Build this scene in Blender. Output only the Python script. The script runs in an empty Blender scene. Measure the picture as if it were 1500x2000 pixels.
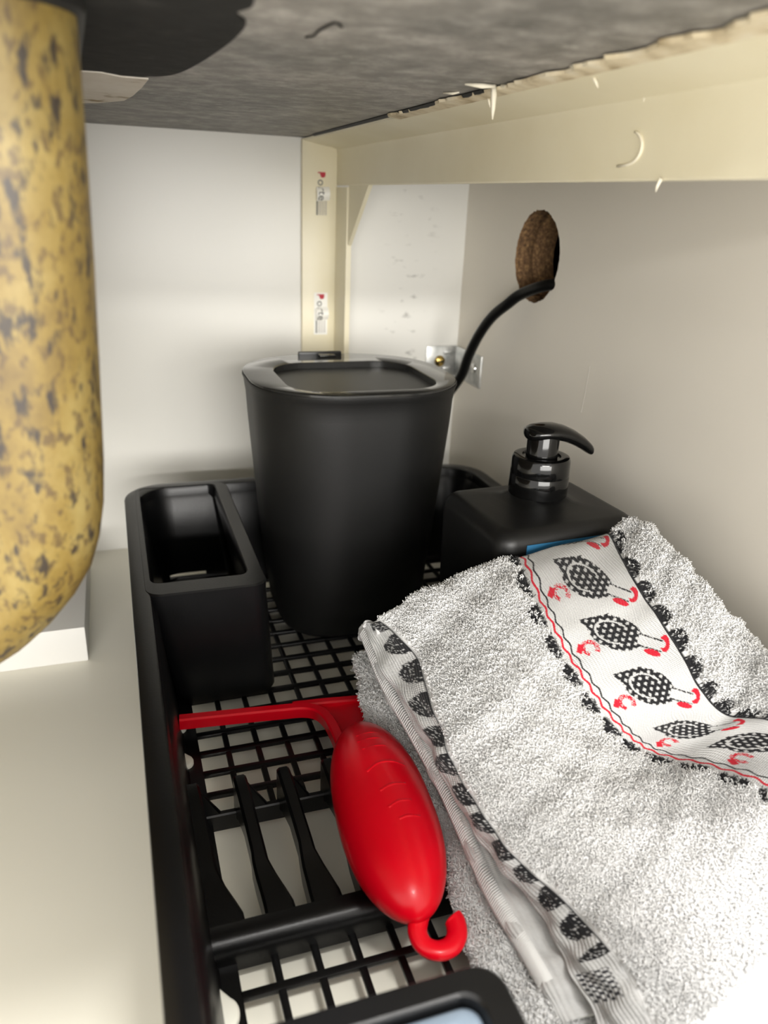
import bpy, bmesh, math, random
import numpy as np
from mathutils import Vector, Matrix

random.seed(7)
RNG = np.random.default_rng(11)
scene = bpy.context.scene
COL = scene.collection

# ------------------------------------------------------------------ camera
cam_d = bpy.data.cameras.new('camera')
cam = bpy.data.objects.new('camera', cam_d)
COL.objects.link(cam)
cam.matrix_world = Matrix((
    (0.94682864, 0.08429269, -0.31050003, 0.0),
    (-0.31931754, 0.36435691, -0.87480304, 0.0),
    (0.03939333, 0.92743668, 0.37189969, 0.30),
    (0, 0, 0, 1)))
cam_d.sensor_fit = 'VERTICAL'
cam_d.sensor_height = 36.0
cam_d.lens = 36.0 * 1515.0 / 2000.0
cam_d.clip_start = 0.01
cam_d.dof.use_dof = True
cam_d.dof.focus_distance = 0.40
cam_d.dof.aperture_fstop = 9.0
scene.camera = cam

# ------------------------------------------------------------------ light
world = bpy.data.worlds.new('room_light')
scene.world = world
world.use_nodes = True
world.node_tree.nodes['Background'].inputs[0].default_value = (1.0, 0.965, 0.91, 1)
world.node_tree.nodes['Background'].inputs[1].default_value = 0.9

def area(name, loc, target, sx, sy, power, color):
    d = bpy.data.lights.new(name, 'AREA')
    d.shape = 'RECTANGLE'
    d.size, d.size_y = sx, sy
    d.energy = power
    d.color = color
    o = bpy.data.objects.new(name, d)
    COL.objects.link(o)
    o.location = loc
    o.rotation_euler = (Vector(target) - Vector(loc)).to_track_quat('-Z', 'Y').to_euler()
    return o

# bright room in front of the open cabinet, and the room's ceiling lamp
area('room_window', (-0.5, -4.0, 1.22), (0.1, 0.5, 0.15), 2.2, 0.12, 34, (1.0, 0.97, 0.92))
area('room_daylight', (-0.25, -3.0, 0.42), (0.1, 0.5, 0.2), 2.8, 0.75, 36, (1.0, 0.975, 0.93))
area('ceiling_lamp', (0.35, -0.52, 1.9), (0.2, 0.1, 0.0), 0.4, 0.4, 26, (1.0, 0.98, 0.95))

scene.view_settings.view_transform = 'Standard'
scene.view_settings.look = 'None'
scene.view_settings.gamma = 1.0
scene.view_settings.use_curve_mapping = False
scene.view_settings.exposure = 1.45

# ------------------------------------------------------------------ helpers
ORG = {}

def link(o, parent=None):
    COL.objects.link(o)
    if parent is not None:
        o.parent = parent
    return o

def tag(o, label=None, cat=None, group=None, kind=None):
    if label: o['label'] = label
    if cat: o['category'] = cat
    if group: o['group'] = group
    if kind: o['kind'] = kind
    return o

def thing(name, loc, label, cat, group=None):
    o = bpy.data.objects.new(name, None)
    o.empty_display_size = 0.01
    o.location = loc
    COL.objects.link(o)
    ORG[o.name] = Vector(loc)
    return tag(o, label, cat, group)

def mk(name, verts, faces, mat, parent=None, smooth=False, auto=None):
    """one mesh object; vertices are given in world space"""
    off = ORG.get(parent.name, Vector((0, 0, 0))) if parent else Vector((0, 0, 0))
    me = bpy.data.meshes.new(name)
    me.from_pydata([tuple(Vector(v) - off) for v in verts], [], faces)
    me.update()
    bm = bmesh.new(); bm.from_mesh(me)
    bmesh.ops.remove_doubles(bm, verts=bm.verts, dist=1e-6)
    bmesh.ops.recalc_face_normals(bm, faces=bm.faces)
    if all(e.is_manifold for e in bm.edges) and bm.calc_volume(signed=True) < 0:
        bmesh.ops.reverse_faces(bm, faces=bm.faces)
    bm.to_mesh(me); bm.free()
    if mat: me.materials.append(mat)
    if smooth:
        me.polygons.foreach_set('use_smooth', [True] * len(me.polygons))
        if auto is not None:
            me.set_sharp_from_angle(angle=math.radians(auto))
    o = bpy.data.objects.new(name, me)
    link(o, parent)
    ORG[o.name] = off
    return o

def mkbm(name, bm, mat, parent=None, smooth=False, auto=None):
    vs = [v.co.copy() for v in bm.verts]
    bm.verts.index_update()
    fs = [[v.index for v in f.verts] for f in bm.faces]
    bm.free()
    return mk(name, vs, fs, mat, parent, smooth, auto)

def box_bm(x0, x1, y0, y1, z0, z1, bev=0.0, seg=2):
    bm = bmesh.new()
    bmesh.ops.create_cube(bm, size=1.0)
    for v in bm.verts:
        v.co = Vector(((x0 + x1) / 2 + v.co.x * (x1 - x0), (y0 + y1) / 2 + v.co.y * (y1 - y0), (z0 + z1) / 2 + v.co.z * (z1 - z0)))
    if bev > 0:
        bmesh.ops.bevel(bm, geom=list(bm.edges), offset=bev, segments=seg, affect='EDGES', profile=0.5)
    return bm

def box(name, x0, x1, y0, y1, z0, z1, mat, parent=None, bev=0.0, seg=2):
    return mkbm(name, box_bm(x0, x1, y0, y1, z0, z1, bev, seg), mat, parent, smooth=bev > 0, auto=40)

def rrect(x0, x1, y0, y1, r, n=8):
    """rounded rectangle, counter-clockwise; r a number or four radii (x1y1, x0y1, x0y0, x1y0)"""
    if not isinstance(r, (tuple, list)): r = (r,) * 4
    out = []
    for (cx, cy, a0), q in zip(((1, 1, 0), (0, 1, 90), (0, 0, 180), (1, 0, 270)), r):
        ox = x1 - q if cx else x0 + q
        oy = y1 - q if cy else y0 + q
        for k in range(n + 1):
            a = math.radians(a0 + 90 * k / n)
            out.append((ox + q * math.cos(a), oy + q * math.sin(a)))
    return out

def ring(pts, z): return [Vector((p[0], p[1], z)) for p in pts]

def loft(rings, cap0=False, cap1=False, loop=False):
    vs = []; fs = []; n = len(rings[0])
    for r in rings: vs += list(r)
    m = len(rings)
    for i in range(m if loop else m - 1):
        a = i * n; b = ((i + 1) % m) * n
        for k in range(n):
            k2 = (k + 1) % n
            fs.append((a + k, a + k2, b + k2, b + k))
    if cap0: fs.append(tuple(range(n - 1, -1, -1)))
    if cap1: fs.append(tuple(range((m - 1) * n, m * n)))
    return vs, fs

def catmull(P, n):
    P = np.asarray(P, float)
    Q = np.vstack([2 * P[0] - P[1], P, 2 * P[-1] - P[-2]])
    out = []
    for i in range(len(P) - 1):
        p0, p1, p2, p3 = Q[i:i + 4]
        for k in range(n):
            t = k / n
            out.append(0.5 * (2 * p1 + (p2 - p0) * t + (2 * p0 - 5 * p1 + 4 * p2 - p3) * t * t + (3 * p1 - p0 - 3 * p2 + p3) * t ** 3))
    out.append(P[-1])
    return np.array(out)

def tube(path, rad, n=12, flat=None):
    """rings round a path; rad one number or one per point"""
    path = [Vector(p) for p in path]
    m = len(path)
    rr = [rad] * m if not hasattr(rad, '__len__') else rad
    t0 = (path[1] - path[0]).normalized()
    up = Vector((0, 0, 1)) if abs(t0.z) < 0.9 else Vector((1, 0, 0))
    u = (up - t0 * up.dot(t0)).normalized()
    rings = []
    for i in range(m):
        t = (path[min(i + 1, m - 1)] - path[max(i - 1, 0)]).normalized()
        u = (u - t * u.dot(t)).normalized()
        w = t.cross(u)
        f = flat or 1.0
        rings.append([path[i] + u * (rr[i] * f * math.sin(2 * math.pi * k / n)) + w * (rr[i] * math.cos(2 * math.pi * k / n)) for k in range(n)])
    return loft(rings, True, True)

def extrude_x(profile, x0, x1):
    """(y, z) outline swept along x"""
    n = len(profile)
    vs = [Vector((x0, y, z)) for y, z in profile] + [Vector((x1, y, z)) for y, z in profile]
    fs = [(k, (k + 1) % n, n + (k + 1) % n, n + k) for k in range(n)]
    fs += [tuple(range(n - 1, -1, -1)), tuple(range(n, 2 * n))]
    return vs, fs

def cyl(c, axis, r0, r1, h, n=32, bev=0.0):
    """rings of a cylinder from c along axis"""
    a = Vector(axis).normalized()
    u = a.orthogonal().normalized(); w = a.cross(u)
    prof = [(r0 - bev, 0), (r0, bev), (r1, h - bev), (r1 - bev, h)] if bev else [(r0, 0), (r1, h)]
    rings = [[Vector(c) + a * t + (u * math.cos(2 * math.pi * k / n) + w * math.sin(2 * math.pi * k / n)) * r for k in range(n)] for r, t in prof]
    return loft(rings, True, True)

def cut(o, cutters):
    """cut solids out of o for good and drop the cutters"""
    for c in cutters:
        m = o.modifiers.new('cut', 'BOOLEAN')
        m.operation = 'DIFFERENCE'; m.object = c; m.solver = 'EXACT'
    bpy.context.view_layer.update()
    me = bpy.data.meshes.new_from_object(o.evaluated_get(bpy.context.evaluated_depsgraph_get()))
    old = o.data
    o.modifiers.clear(); o.data = me
    bpy.data.meshes.remove(old)
    for c in cutters:
        d = c.data; bpy.data.objects.remove(c); bpy.data.meshes.remove(d)
    o.data.set_sharp_from_angle(angle=math.radians(35))

# ------------------------------------------------------------------ materials
def material(name, color, rough=0.5, metal=0.0, spec=0.5, coat=0.0):
    m = bpy.data.materials.new(name); m.use_nodes = True
    b = m.node_tree.nodes['Principled BSDF']
    b.inputs['Base Color'].default_value = (*color, 1)
    b.inputs['Roughness'].default_value = rough
    b.inputs['Metallic'].default_value = metal
    b.inputs['Specular IOR Level'].default_value = spec
    b.inputs['Coat Weight'].default_value = coat
    return m

def nodes(m):
    nt = m.node_tree
    return nt, nt.nodes, nt.links, nt.nodes['Principled BSDF']

def noise_mix(m, stops, scale, detail=4, stretch=(1, 1, 1), bump=0.0, bscale=None, rough_var=None, nrough=0.55, dist=0.0):
    """colour ramp over object-space noise, with an optional bump"""
    nt, N, L, b = nodes(m)
    tc = N.new('ShaderNodeTexCoord'); mp = N.new('ShaderNodeMapping')
    mp.inputs['Scale'].default_value = stretch
    L.new(tc.outputs['Object'], mp.inputs['Vector'])
    nz = N.new('ShaderNodeTexNoise')
    nz.inputs['Scale'].default_value = scale; nz.inputs['Detail'].default_value = detail
    nz.inputs['Roughness'].default_value = nrough; nz.inputs['Distortion'].default_value = dist
    L.new(mp.outputs['Vector'], nz.inputs['Vector'])
    rp = N.new('ShaderNodeValToRGB')
    els = rp.color_ramp.elements
    while len(els) < len(stops): els.new(0.5)
    for e, (p, c) in zip(els, stops):
        e.position = p; e.color = (*c, 1)
    L.new(nz.outputs['Fac'], rp.inputs['Fac'])
    L.new(rp.outputs['Color'], b.inputs['Base Color'])
    if bump:
        n2 = N.new('ShaderNodeTexNoise'); n2.inputs['Scale'].default_value = bscale or scale
        n2.inputs['Detail'].default_value = 3
        L.new(mp.outputs['Vector'], n2.inputs['Vector'])
        bp = N.new('ShaderNodeBump'); bp.inputs['Strength'].default_value = bump; bp.inputs['Distance'].default_value = 0.001
        L.new(n2.outputs['Fac'], bp.inputs['Height']); L.new(bp.outputs['Normal'], b.inputs['Normal'])
    return m

M = {}
M['laminate_back'] = noise_mix(material('laminate_back', (.8, .8, .8), 0.32), [(0.3, (.735, .725, .68)), (0.7, (.77, .76, .715))], 6, 2)
nt, N, L, b = nodes(M['laminate_back'])
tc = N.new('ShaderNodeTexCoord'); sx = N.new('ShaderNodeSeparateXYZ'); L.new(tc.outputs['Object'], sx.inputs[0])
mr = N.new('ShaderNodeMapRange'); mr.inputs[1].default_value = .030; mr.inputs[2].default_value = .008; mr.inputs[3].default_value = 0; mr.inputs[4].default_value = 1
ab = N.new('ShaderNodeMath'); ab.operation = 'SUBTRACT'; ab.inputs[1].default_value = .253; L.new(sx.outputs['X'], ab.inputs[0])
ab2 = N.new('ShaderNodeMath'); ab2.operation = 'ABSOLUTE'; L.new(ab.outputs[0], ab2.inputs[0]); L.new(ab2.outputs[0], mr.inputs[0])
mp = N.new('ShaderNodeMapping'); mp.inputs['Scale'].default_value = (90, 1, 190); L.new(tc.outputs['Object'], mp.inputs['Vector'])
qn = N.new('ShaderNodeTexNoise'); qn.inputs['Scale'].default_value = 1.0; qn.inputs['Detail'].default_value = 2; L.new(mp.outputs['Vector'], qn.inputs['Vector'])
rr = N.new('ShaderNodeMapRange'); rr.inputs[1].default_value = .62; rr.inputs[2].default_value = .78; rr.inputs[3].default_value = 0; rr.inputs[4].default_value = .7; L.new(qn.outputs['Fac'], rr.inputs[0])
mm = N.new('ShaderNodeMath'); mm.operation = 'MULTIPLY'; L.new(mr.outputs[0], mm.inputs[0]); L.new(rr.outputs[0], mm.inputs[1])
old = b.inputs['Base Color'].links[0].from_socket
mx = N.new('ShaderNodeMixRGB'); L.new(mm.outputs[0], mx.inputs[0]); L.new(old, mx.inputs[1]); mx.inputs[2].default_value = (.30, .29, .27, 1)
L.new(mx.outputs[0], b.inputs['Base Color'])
M['laminate_right'] = noise_mix(material('laminate_right', (.7, .7, .7), 0.5), [(0.3, (.80, .755, .67)), (0.7, (.84, .795, .71))], 5, 3, bump=0.05, bscale=60)
M['laminate_floor'] = noise_mix(material('laminate_floor', (.7, .7, .6), 0.28), [(0.3, (.82, .795, .69)), (0.7, (.86, .835, .73))], 5, 2)
M['cream_paint'] = noise_mix(material('cream_paint', (.7, .6, .4), 0.38), [(0.3, (.74, .675, .485)), (0.7, (.80, .745, .57))], 14, 4, bump=0.15, bscale=90)
M['cream_raw'] = noise_mix(material('cream_raw', (.7, .6, .4), 0.8), [(0.3, (.34, .26, .15)), (0.5, (.66, .57, .40)), (0.75, (.78, .72, .58))], 70, 4, bump=0.5, bscale=200)
M['splinter_white'] = material('splinter_white', (.85, .8, .66), 0.6)
M['chipboard'] = noise_mix(material('chipboard', (.3, .2, .1), 0.9), [(0.28, (.05, .03, .015)), (0.5, (.20, .11, .05)), (0.68, (.40, .24, .10)), (0.8, (.62, .42, .19))], 300, 5, (1.3, 1, 1), bump=1.0, bscale=220, nrough=0.7)
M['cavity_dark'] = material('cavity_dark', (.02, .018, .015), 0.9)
M['black_plastic'] = noise_mix(material('black_plastic', (.01, .01, .01), 0.32, spec=0.38), [(0.3, (.0028, .0028, .003)), (0.7, (.0045, .0045, .005))], 30, 3, bump=0.06, bscale=900)
M['bin_plastic'] = noise_mix(material('bin_plastic', (.016, .016, .016), 0.5, spec=0.4), [(0.3, (.0030, .0030, .0030)), (0.7, (.0042, .0042, .004))], 20, 3, bump=0.05, bscale=1500)
M['bin_gloss'] = material('bin_gloss', (.020, .020, .019), 0.1)
M['bin_panel'] = material('bin_panel', (.035, .035, .032), 0.42)
M['soap_matte'] = noise_mix(material('soap_matte', (.012, .012, .012), 0.42, spec=0.35), [(0.3, (.004, .004, .004)), (0.7, (.006, .006, .006))], 25, 4, bump=0.04, bscale=600)
M['soap_gloss'] = material('soap_gloss', (.003, .003, .003), 0.1, spec=0.4)
M['blue_label'] = material('blue_label', (.018, .10, .20), 0.4)
M['cord_rubber'] = material('cord_rubber', (.003, .003, .003), 0.3, spec=0.25)
M['red_plastic'] = noise_mix(material('red_plastic', (.6, .0, .02), 0.3, spec=0.3, coat=0.05), [(0.3, (.70, .0005, .010)), (0.7, (.76, .001, .014))], 20, 3, bump=0.05, bscale=60)
M['zinc'] = noise_mix(material('zinc', (.5, .5, .5), 0.42, 0.85), [(0.3, (.36, .37, .36)), (0.7, (.62, .62, .60))], 120, 3)
M['brass'] = material('brass', (.62, .44, .14), 0.25, 1.0)
M['steel'] = material('steel', (.7, .7, .68), 0.25, 1.0)
M['paper'] = material('paper', (.86, .85, .80), 0.45)
M['print_red'] = material('print_red', (.45, .01, .03), 0.5)
M['print_grey'] = material('print_grey', (.12, .12, .11), 0.5)
M['print_light'] = material('print_light', (.42, .40, .37), 0.5)
M['sponge_blue'] = noise_mix(material('sponge_blue', (.4, .5, .6), 0.3), [(0.3, (.15, .195, .25)), (0.6, (.20, .25, .31)), (0.8, (.30, .345, .39))], 60, 4, bump=0.2, bscale=120)
M['foot_rubber'] = material('foot_rubber', (.80, .79, .70), 0.55)
M['board_white'] = material('board_white', (.62, .61, .58), 0.5)
M['black_coat'] = noise_mix(material('black_coat', (.02, .02, .02), 0.75, spec=0.2), [(0.3, (.010, .010, .010)), (0.6, (.016, .0155, .015)), (0.85, (.05, .047, .044))], 120, 5, bump=0.3, bscale=150)
M['peel_paper'] = noise_mix(material('peel_paper', (.6, .55, .45), 0.7), [(0.30, (.34, .25, .13)), (0.42, (.76, .70, .61)), (0.7, (.84, .79, .71))], 60, 3)
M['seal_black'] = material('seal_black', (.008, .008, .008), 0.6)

# grey stone of the worktop's underside: mottled, with streaky pale scuffs
m = material('worktop_stone', (.15, .14, .13), 0.55)
nt, N, L, b = nodes(m)
tc = N.new('ShaderNodeTexCoord')
def nz(scale, detail, st=(1, 1, 1), rough=0.6, loc=(0, 0, 0)):
    mp = N.new('ShaderNodeMapping'); mp.inputs['Scale'].default_value = st; mp.inputs['Location'].default_value = loc
    L.new(tc.outputs['Object'], mp.inputs['Vector'])
    q = N.new('ShaderNodeTexNoise'); q.inputs['Scale'].default_value = scale; q.inputs['Detail'].default_value = detail; q.inputs['Roughness'].default_value = rough
    L.new(mp.outputs['Vector'], q.inputs['Vector'])
    return q
def ramp(src, stops):
    r = N.new('ShaderNodeValToRGB'); e = r.color_ramp.elements
    while len(e) < len(stops): e.new(0.5)
    for x, (p, c) in zip(e, stops): x.position = p; x.color = (*c, 1)
    L.new(src.outputs['Fac'], r.inputs['Fac'])
    return r
def mix(f, a, c, mode='MIX'):
    q = N.new('ShaderNodeMixRGB'); q.blend_type = mode
    if hasattr(f, 'outputs'): L.new(f.outputs[0], q.inputs[0])
    else: q.inputs[0].default_value = f
    for s, v in ((1, a), (2, c)):
        if hasattr(v, 'outputs'): L.new(v.outputs[0], q.inputs[s])
        else: q.inputs[s].default_value = (*v, 1)
    return q
base = ramp(nz(70, 6, rough=0.75), [(0.3, (.125, .12, .113)), (0.5, (.235, .225, .21)), (0.7, (.42, .405, .385))])
scuff = ramp(nz(260, 3, (0.6, 1.4, 1), 0.6, (3, 1, 0)), [(0.58, (0, 0, 0)), (0.66, (1, 1, 1))])
big = ramp(nz(14, 3, loc=(5, 2, 1)), [(0.35, (.75, .75, .75)), (0.65, (1.15, 1.13, 1.12))])
c1 = mix(1.0, base, big, 'MULTIPLY')
sc2 = ramp(nz(18, 2, loc=(1, 7, 3)), [(0.45, (0, 0, 0)), (0.65, (.55, .55, .55))])
msk = mix(1.0, scuff, sc2, 'MULTIPLY')
c2 = mix(msk, c1, (.50, .48, .45))
L.new(c2.outputs[0], b.inputs['Base Color'])
bp = N.new('ShaderNodeBump'); bp.inputs['Strength'].default_value = 0.35; bp.inputs['Distance'].default_value = 0.0008
q = nz(260, 4); L.new(q.outputs['Fac'], bp.inputs['Height']); L.new(bp.outputs['Normal'], b.inputs['Normal'])
M['worktop_stone'] = m

# yellow composite with brown and grey specks
m = material('yellow_granite', (.6, .45, .15), 0.45)
nt, N, L, b = nodes(m)
tc = N.new('ShaderNodeTexCoord')
base = ramp(nz(45, 5, (1, 1, .7), 0.7), [(0.3, (.125, .08, .020)), (0.5, (.20, .137, .033)), (0.7, (.27, .205, .068))])
sp1 = ramp(nz(150, 3, (1.5, 1.5, .60), 0.55, (2, 4, 9)), [(0.535, (0, 0, 0)), (0.63, (.95, .95, .95))])
sp2 = ramp(nz(320, 2, (1.2, 1.2, .7), 0.5, (6, 1, 3)), [(0.54, (0, 0, 0)), (0.66, (.75, .75, .75))])
c1 = mix(sp2, base, (.07, .042, .018))
c2 = mix(sp1, c1, (.026, .019, .016))
L.new(c2.outputs[0], b.inputs['Base Color'])
M['yellow_granite'] = m

# woven cotton: colour comes from the cloth's own colour attribute
def cloth(name, rib=0.0):
    m = material(name, (.8, .8, .8), 0.85, spec=0.2)
    nt, N, L, b = nodes(m)
    at = N.new('ShaderNodeVertexColor'); at.layer_name = 'dye'
    L.new(at.outputs['Color'], b.inputs['Base Color'])
    b.inputs['Sheen Weight'].default_value = 0.15
    if rib:
        uv = N.new('ShaderNodeUVMap'); uv.uv_map = 'weave'
        sx = N.new('ShaderNodeSeparateXYZ'); L.new(uv.outputs['UV'], sx.inputs[0])
        def wave(sock, f):
            a = N.new('ShaderNodeMath'); a.operation = 'MULTIPLY'; a.inputs[1].default_value = f; L.new(sock, a.inputs[0])
            s = N.new('ShaderNodeMath'); s.operation = 'SINE'; L.new(a.outputs[0], s.inputs[0])
            return s
        w1 = wave(sx.outputs['X'], 2 * math.pi * rib); w2 = wave(sx.outputs['Y'], 2 * math.pi * rib * 1.9)
        ad = N.new('ShaderNodeMath'); ad.operation = 'MULTIPLY_ADD'; ad.inputs[1].default_value = 0.45
        L.new(w2.outputs[0], ad.inputs[0]); L.new(w1.outputs[0], ad.inputs[2])
        bp = N.new('ShaderNodeBump'); bp.inputs['Strength'].default_value = 0.5; bp.inputs['Distance'].default_value = 0.0004
        L.new(ad.outputs[0], bp.inputs['Height']); L.new(bp.outputs['Normal'], b.inputs['Normal'])
    return m
M['cloth_terry'] = cloth('cloth_terry')
M['cloth_woven'] = cloth('cloth_woven', 640.0)
M['pile'] = cloth('pile')

# ------------------------------------------------------------------ the cabinet
ZC = 0.3447          # underside of the worktop
YB = 0.6752          # back wall
XR = 0.3058          # right wall

floor = box('floor', -0.52, XR + 0.2, -0.12, YB + 0.03, -0.018, 0.0, M['laminate_floor'])
tag(floor, 'cream laminate cabinet floor', kind='structure')
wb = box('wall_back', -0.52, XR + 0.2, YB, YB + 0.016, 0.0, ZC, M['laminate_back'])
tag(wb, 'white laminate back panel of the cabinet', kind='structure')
wl = box('wall_left', -0.536, -0.52, -0.02, YB, 0.0, ZC, M['laminate_back'])
tag(wl, 'white laminate side panel beyond the sink bowl', kind='structure')
ceil = box('ceiling', -0.536, XR + 0.2, 0.075, YB + 0.03, ZC, ZC + 0.03, M['worktop_stone'])
tag(ceil, 'grey mottled underside of the worktop', kind='structure')

# right wall: two boards screwed together with one round hole sawn through
HY, HZ, HR = 0.5436, 0.2655, 0.0332
def holed_wall():
    n = 96
    Y0, Y1, Z0, Z1 = -0.02, YB, 0.0, ZC
    def rect_pt(a):
        c, s = math.cos(a), math.sin(a)
        t = min(((Y1 - HY) / c) if c > 1e-9 else ((Y0 - HY) / c) if c < -1e-9 else 9, ((Z1 - HZ) / s) if s > 1e-9 else ((Z0 - HZ) / s) if s < -1e-9 else 9)
        return HY + c * t, HZ + s * t
    angs = sorted([2 * math.pi * k / n for k in range(n)] + [math.atan2(z - HZ, y - HY) % (2 * math.pi) for y in (Y0, Y1) for z in (Z0, Z1)])
    rr = [HR + random.uniform(-0.0005, 0.0005) for _ in angs]
    X0, XM, X1 = XR, XR + 0.016, XR + 0.034
    r0 = [Vector((X0, *rect_pt(a))) for a in angs]
    r1 = [Vector((X0, HY + r * math.cos(a), HZ + r * math.sin(a))) for a, r in zip(angs, rr)]
    hs = []
    for x, d in ((X0, 0), (X0 + .006, .0003), (XM - .0008, 0), (XM, .0012), (XM + .0008, -.0002), (X0 + .025, .0003), (X1, 0)):
        hs.append([Vector((x, HY + (r + d) * math.cos(a), HZ + (r + d) * math.sin(a))) for a, r in zip(angs, rr)])
    r3 = [Vector((X1, *rect_pt(a))) for a in angs]
    vs, fs = loft([r0, r1]); o = mk('wall_right', vs, fs, M['laminate_right'])
    vs, fs = loft(hs); h = mk('hole_edge', vs, fs, M['chipboard'], o, True)
    # closed near-black box added behind the hole to keep it dark
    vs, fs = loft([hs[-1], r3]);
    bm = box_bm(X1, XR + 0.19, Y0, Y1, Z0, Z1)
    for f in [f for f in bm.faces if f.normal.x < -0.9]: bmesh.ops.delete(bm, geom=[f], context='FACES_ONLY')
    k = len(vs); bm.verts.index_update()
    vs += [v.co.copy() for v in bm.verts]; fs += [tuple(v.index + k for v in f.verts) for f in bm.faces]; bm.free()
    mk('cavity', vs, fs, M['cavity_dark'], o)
    return tag(o, 'white side panel with a round hole sawn for the cord', kind='structure')
wr = holed_wall()
vs, fs = tube([(XR - .0001, .4544, .2010), (XR - .0001, .4555, .1849), (XR - .0001, .4572, .1681)], .00014, 5)
mk('hairline_scratch', vs, fs, M['print_light'], wr)

# black coating and torn paper on the worktop's underside
pts = [(-.012, .20), (.02, .195), (.036, .212), (.040, .228), (.0375, .238), (.042, .25), (.0425, .272), (.041, .298), (.038, .33), (.034, .358), (.0285, .374), (.018, .381), (.006, .379), (-.004, .378), (-.02, .37), (-.03, .33), (-.03, .24)]
sm = catmull(np.array(pts + [pts[0]]), 6)[:-1]
vs, fs = loft([[Vector((p[0], p[1], ZC)) for p in sm], [Vector((p[0], p[1], ZC - .0006)) for p in sm]], False, True)
mk('black_coating', vs, fs, M['black_coat'], ceil)['label'] = 'black coated patch on the grey underside'
pk = [(-.012, .385), (-.003, .377), (.004, .376), (.012, .383), (.0228, .3825), (.021, .405), (.018, .43), (.0145, .447), (.008, .455), (.002, .462), (-.006, .467), (-.012, .46)]
top = [Vector((x, y, ZC - .0007)) for x, y in pk]
low = [Vector((x, y, ZC - .0012 - max(0, .0035 * (y - .38) / .08))) for x, y in pk]
vs, fs = loft([top, low], False, True)
mk('torn_paper', vs, fs, M['peel_paper'], ceil)['label'] = 'pale torn scrap of paper stuck to the underside'

vs, fs = tube(catmull([(.0617, .2612, ZC - .0004), (.0629, .2570, ZC - .0006), (.0628, .2504, ZC - .0004), (.0633, .2422, ZC - .0004), (.0642, .2372, ZC - .0004), (.0672, .2414, ZC - .0004)], 5), .0005, 6, .5)
mk('black_scrape', vs, fs, M['black_coat'], ceil, True)

# ------------------------------------------------------------------ cream angle-iron frame
XW = 0.185
fr = thing('support_frame', (XW, YB, 0), 'cream painted angle-iron frame of post and rail under the worktop', 'frame')
box('post_flange', 0.1553, XW, YB - 0.0045, YB - 0.0002, 0.001, ZC - 0.001, M['cream_paint'], fr, 0.0008)
vs, fs = loft([ring([(XW - .0008, YB - .0002), (XW - .0008, YB - .037), (XW + .0035, YB - .037), (XW + .0035, YB - .0002)], z) for z in (0.001, 0.309)], True, True)
mk('post_web', vs, fs, M['cream_paint'], fr)
# rail flange: under the worktop, leaning a little, with a soft crease into the web
def extrude_y(profile, ys, jit=None):
    n = len(profile); rings = []
    for i, y in enumerate(ys):
        rings.append([Vector((x + (jit[i] if jit is not None and k in (0,) else 0), y, z)) for k, (x, z) in enumerate(profile)])
    return loft(rings, True, True)
ys = np.linspace(YB - .0005, 0.005, 40)
vs, fs = extrude_y([(.1562, .3438), (.1570, .3424), (.180, .3386), (.1838, .3372), (XW, .3345), (XW, .3112), (XW + .0004, .3104), (XW + .0042, .3104), (XW + .0042, .3438)], ys)
mk('rail', vs, fs, M['cream_paint'], fr, True, 25)
# ragged wooden packing strip between rail and worktop
prof = []
yy = np.linspace(0.45, 0.02, 110)
edge = .1548 - .0020 * np.abs(np.sin(yy * 47) + .6 * np.sin(yy * 113 + 1)) - np.where(yy < .24, .0035, 0) * (0.6 + .4 * np.sin(yy * 160)) - RNG.random(len(yy)) * .0022
rings = []
for y, e in zip(yy, edge):
    rings.append([Vector((e, y, ZC - .0006)), Vector((e + .0004, y, .3429)), Vector((.1590, y, .3419)), Vector((.1600, y, ZC - .0006))])
vs, fs = loft(rings, True, True)
mk('packing_strip', vs, fs, M['cream_raw'], fr)['label'] = 'ragged raw strip between rail and worktop'
# black strip laid in for the dark gap behind it
vs, fs = tube([(.1552, .63, ZC - .0004), (.1545, .5, ZC - .0005), (.1535, .40, ZC - .0006), (.1535, .33, ZC - .0006)], 0.0013, 6)
mk('dark_gap_seal', vs, fs, M['seal_black'], fr)
# gusset in the frame corner
g0, g1 = XW + .0006, XW + .0036
tri = [(YB - .037, .3112), (.585, .3112), (.588, .309), (YB - .0375, .2655)]
vs = [Vector((g0, y, z)) for y, z in tri] + [Vector((g1, y, z)) for y, z in tri]
mk('gusset', vs, [(0, 1, 2, 3), (7, 6, 5, 4), (0, 4, 5, 1), (1, 5, 6, 2), (2, 6, 7, 3), (3, 7, 4, 0)], M['cream_paint'], fr)
# chipped paint patch shaped like a D, and flakes along the rail
arc = [(XW - .0003, .262 - .0065 * math.cos(a) * .0 - .0085 * math.sin(a), .3225 - .006 * math.cos(a) + .001) for a in np.linspace(0.15, math.pi * .95, 14)]
arc = [Vector((XW - .0004, .2745, .3155))] + [Vector((XW - .0004, .2745 - .0135 * math.sin(a) ** .6, .3215 - .0058 * math.cos(a))) for a in np.linspace(0.25, math.pi * .86, 14)]
vs, fs = tube(arc, 0.0005, 6)
mk('paint_chip_edge', vs, fs, M['splinter_white'], fr, True)
for (y, z, h, r) in ((.2470, .3100, .0035, .0007), (.172, .3100, .0018, .0022), (.166, .3096, .0016, .0016), (.160, .3098, .0015, .002), (.262, .3388, .003, .0006)):
    vs, fs = tube([(XW - .0006, y, z + .001), (XW - .0012, y + .0006, z - h * .4), (XW - .001, y + .0012, z - h)], [r, r * .7, r * .1], 6)
    mk('paint_flake', vs, fs, M['splinter_white'], fr, True)

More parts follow.
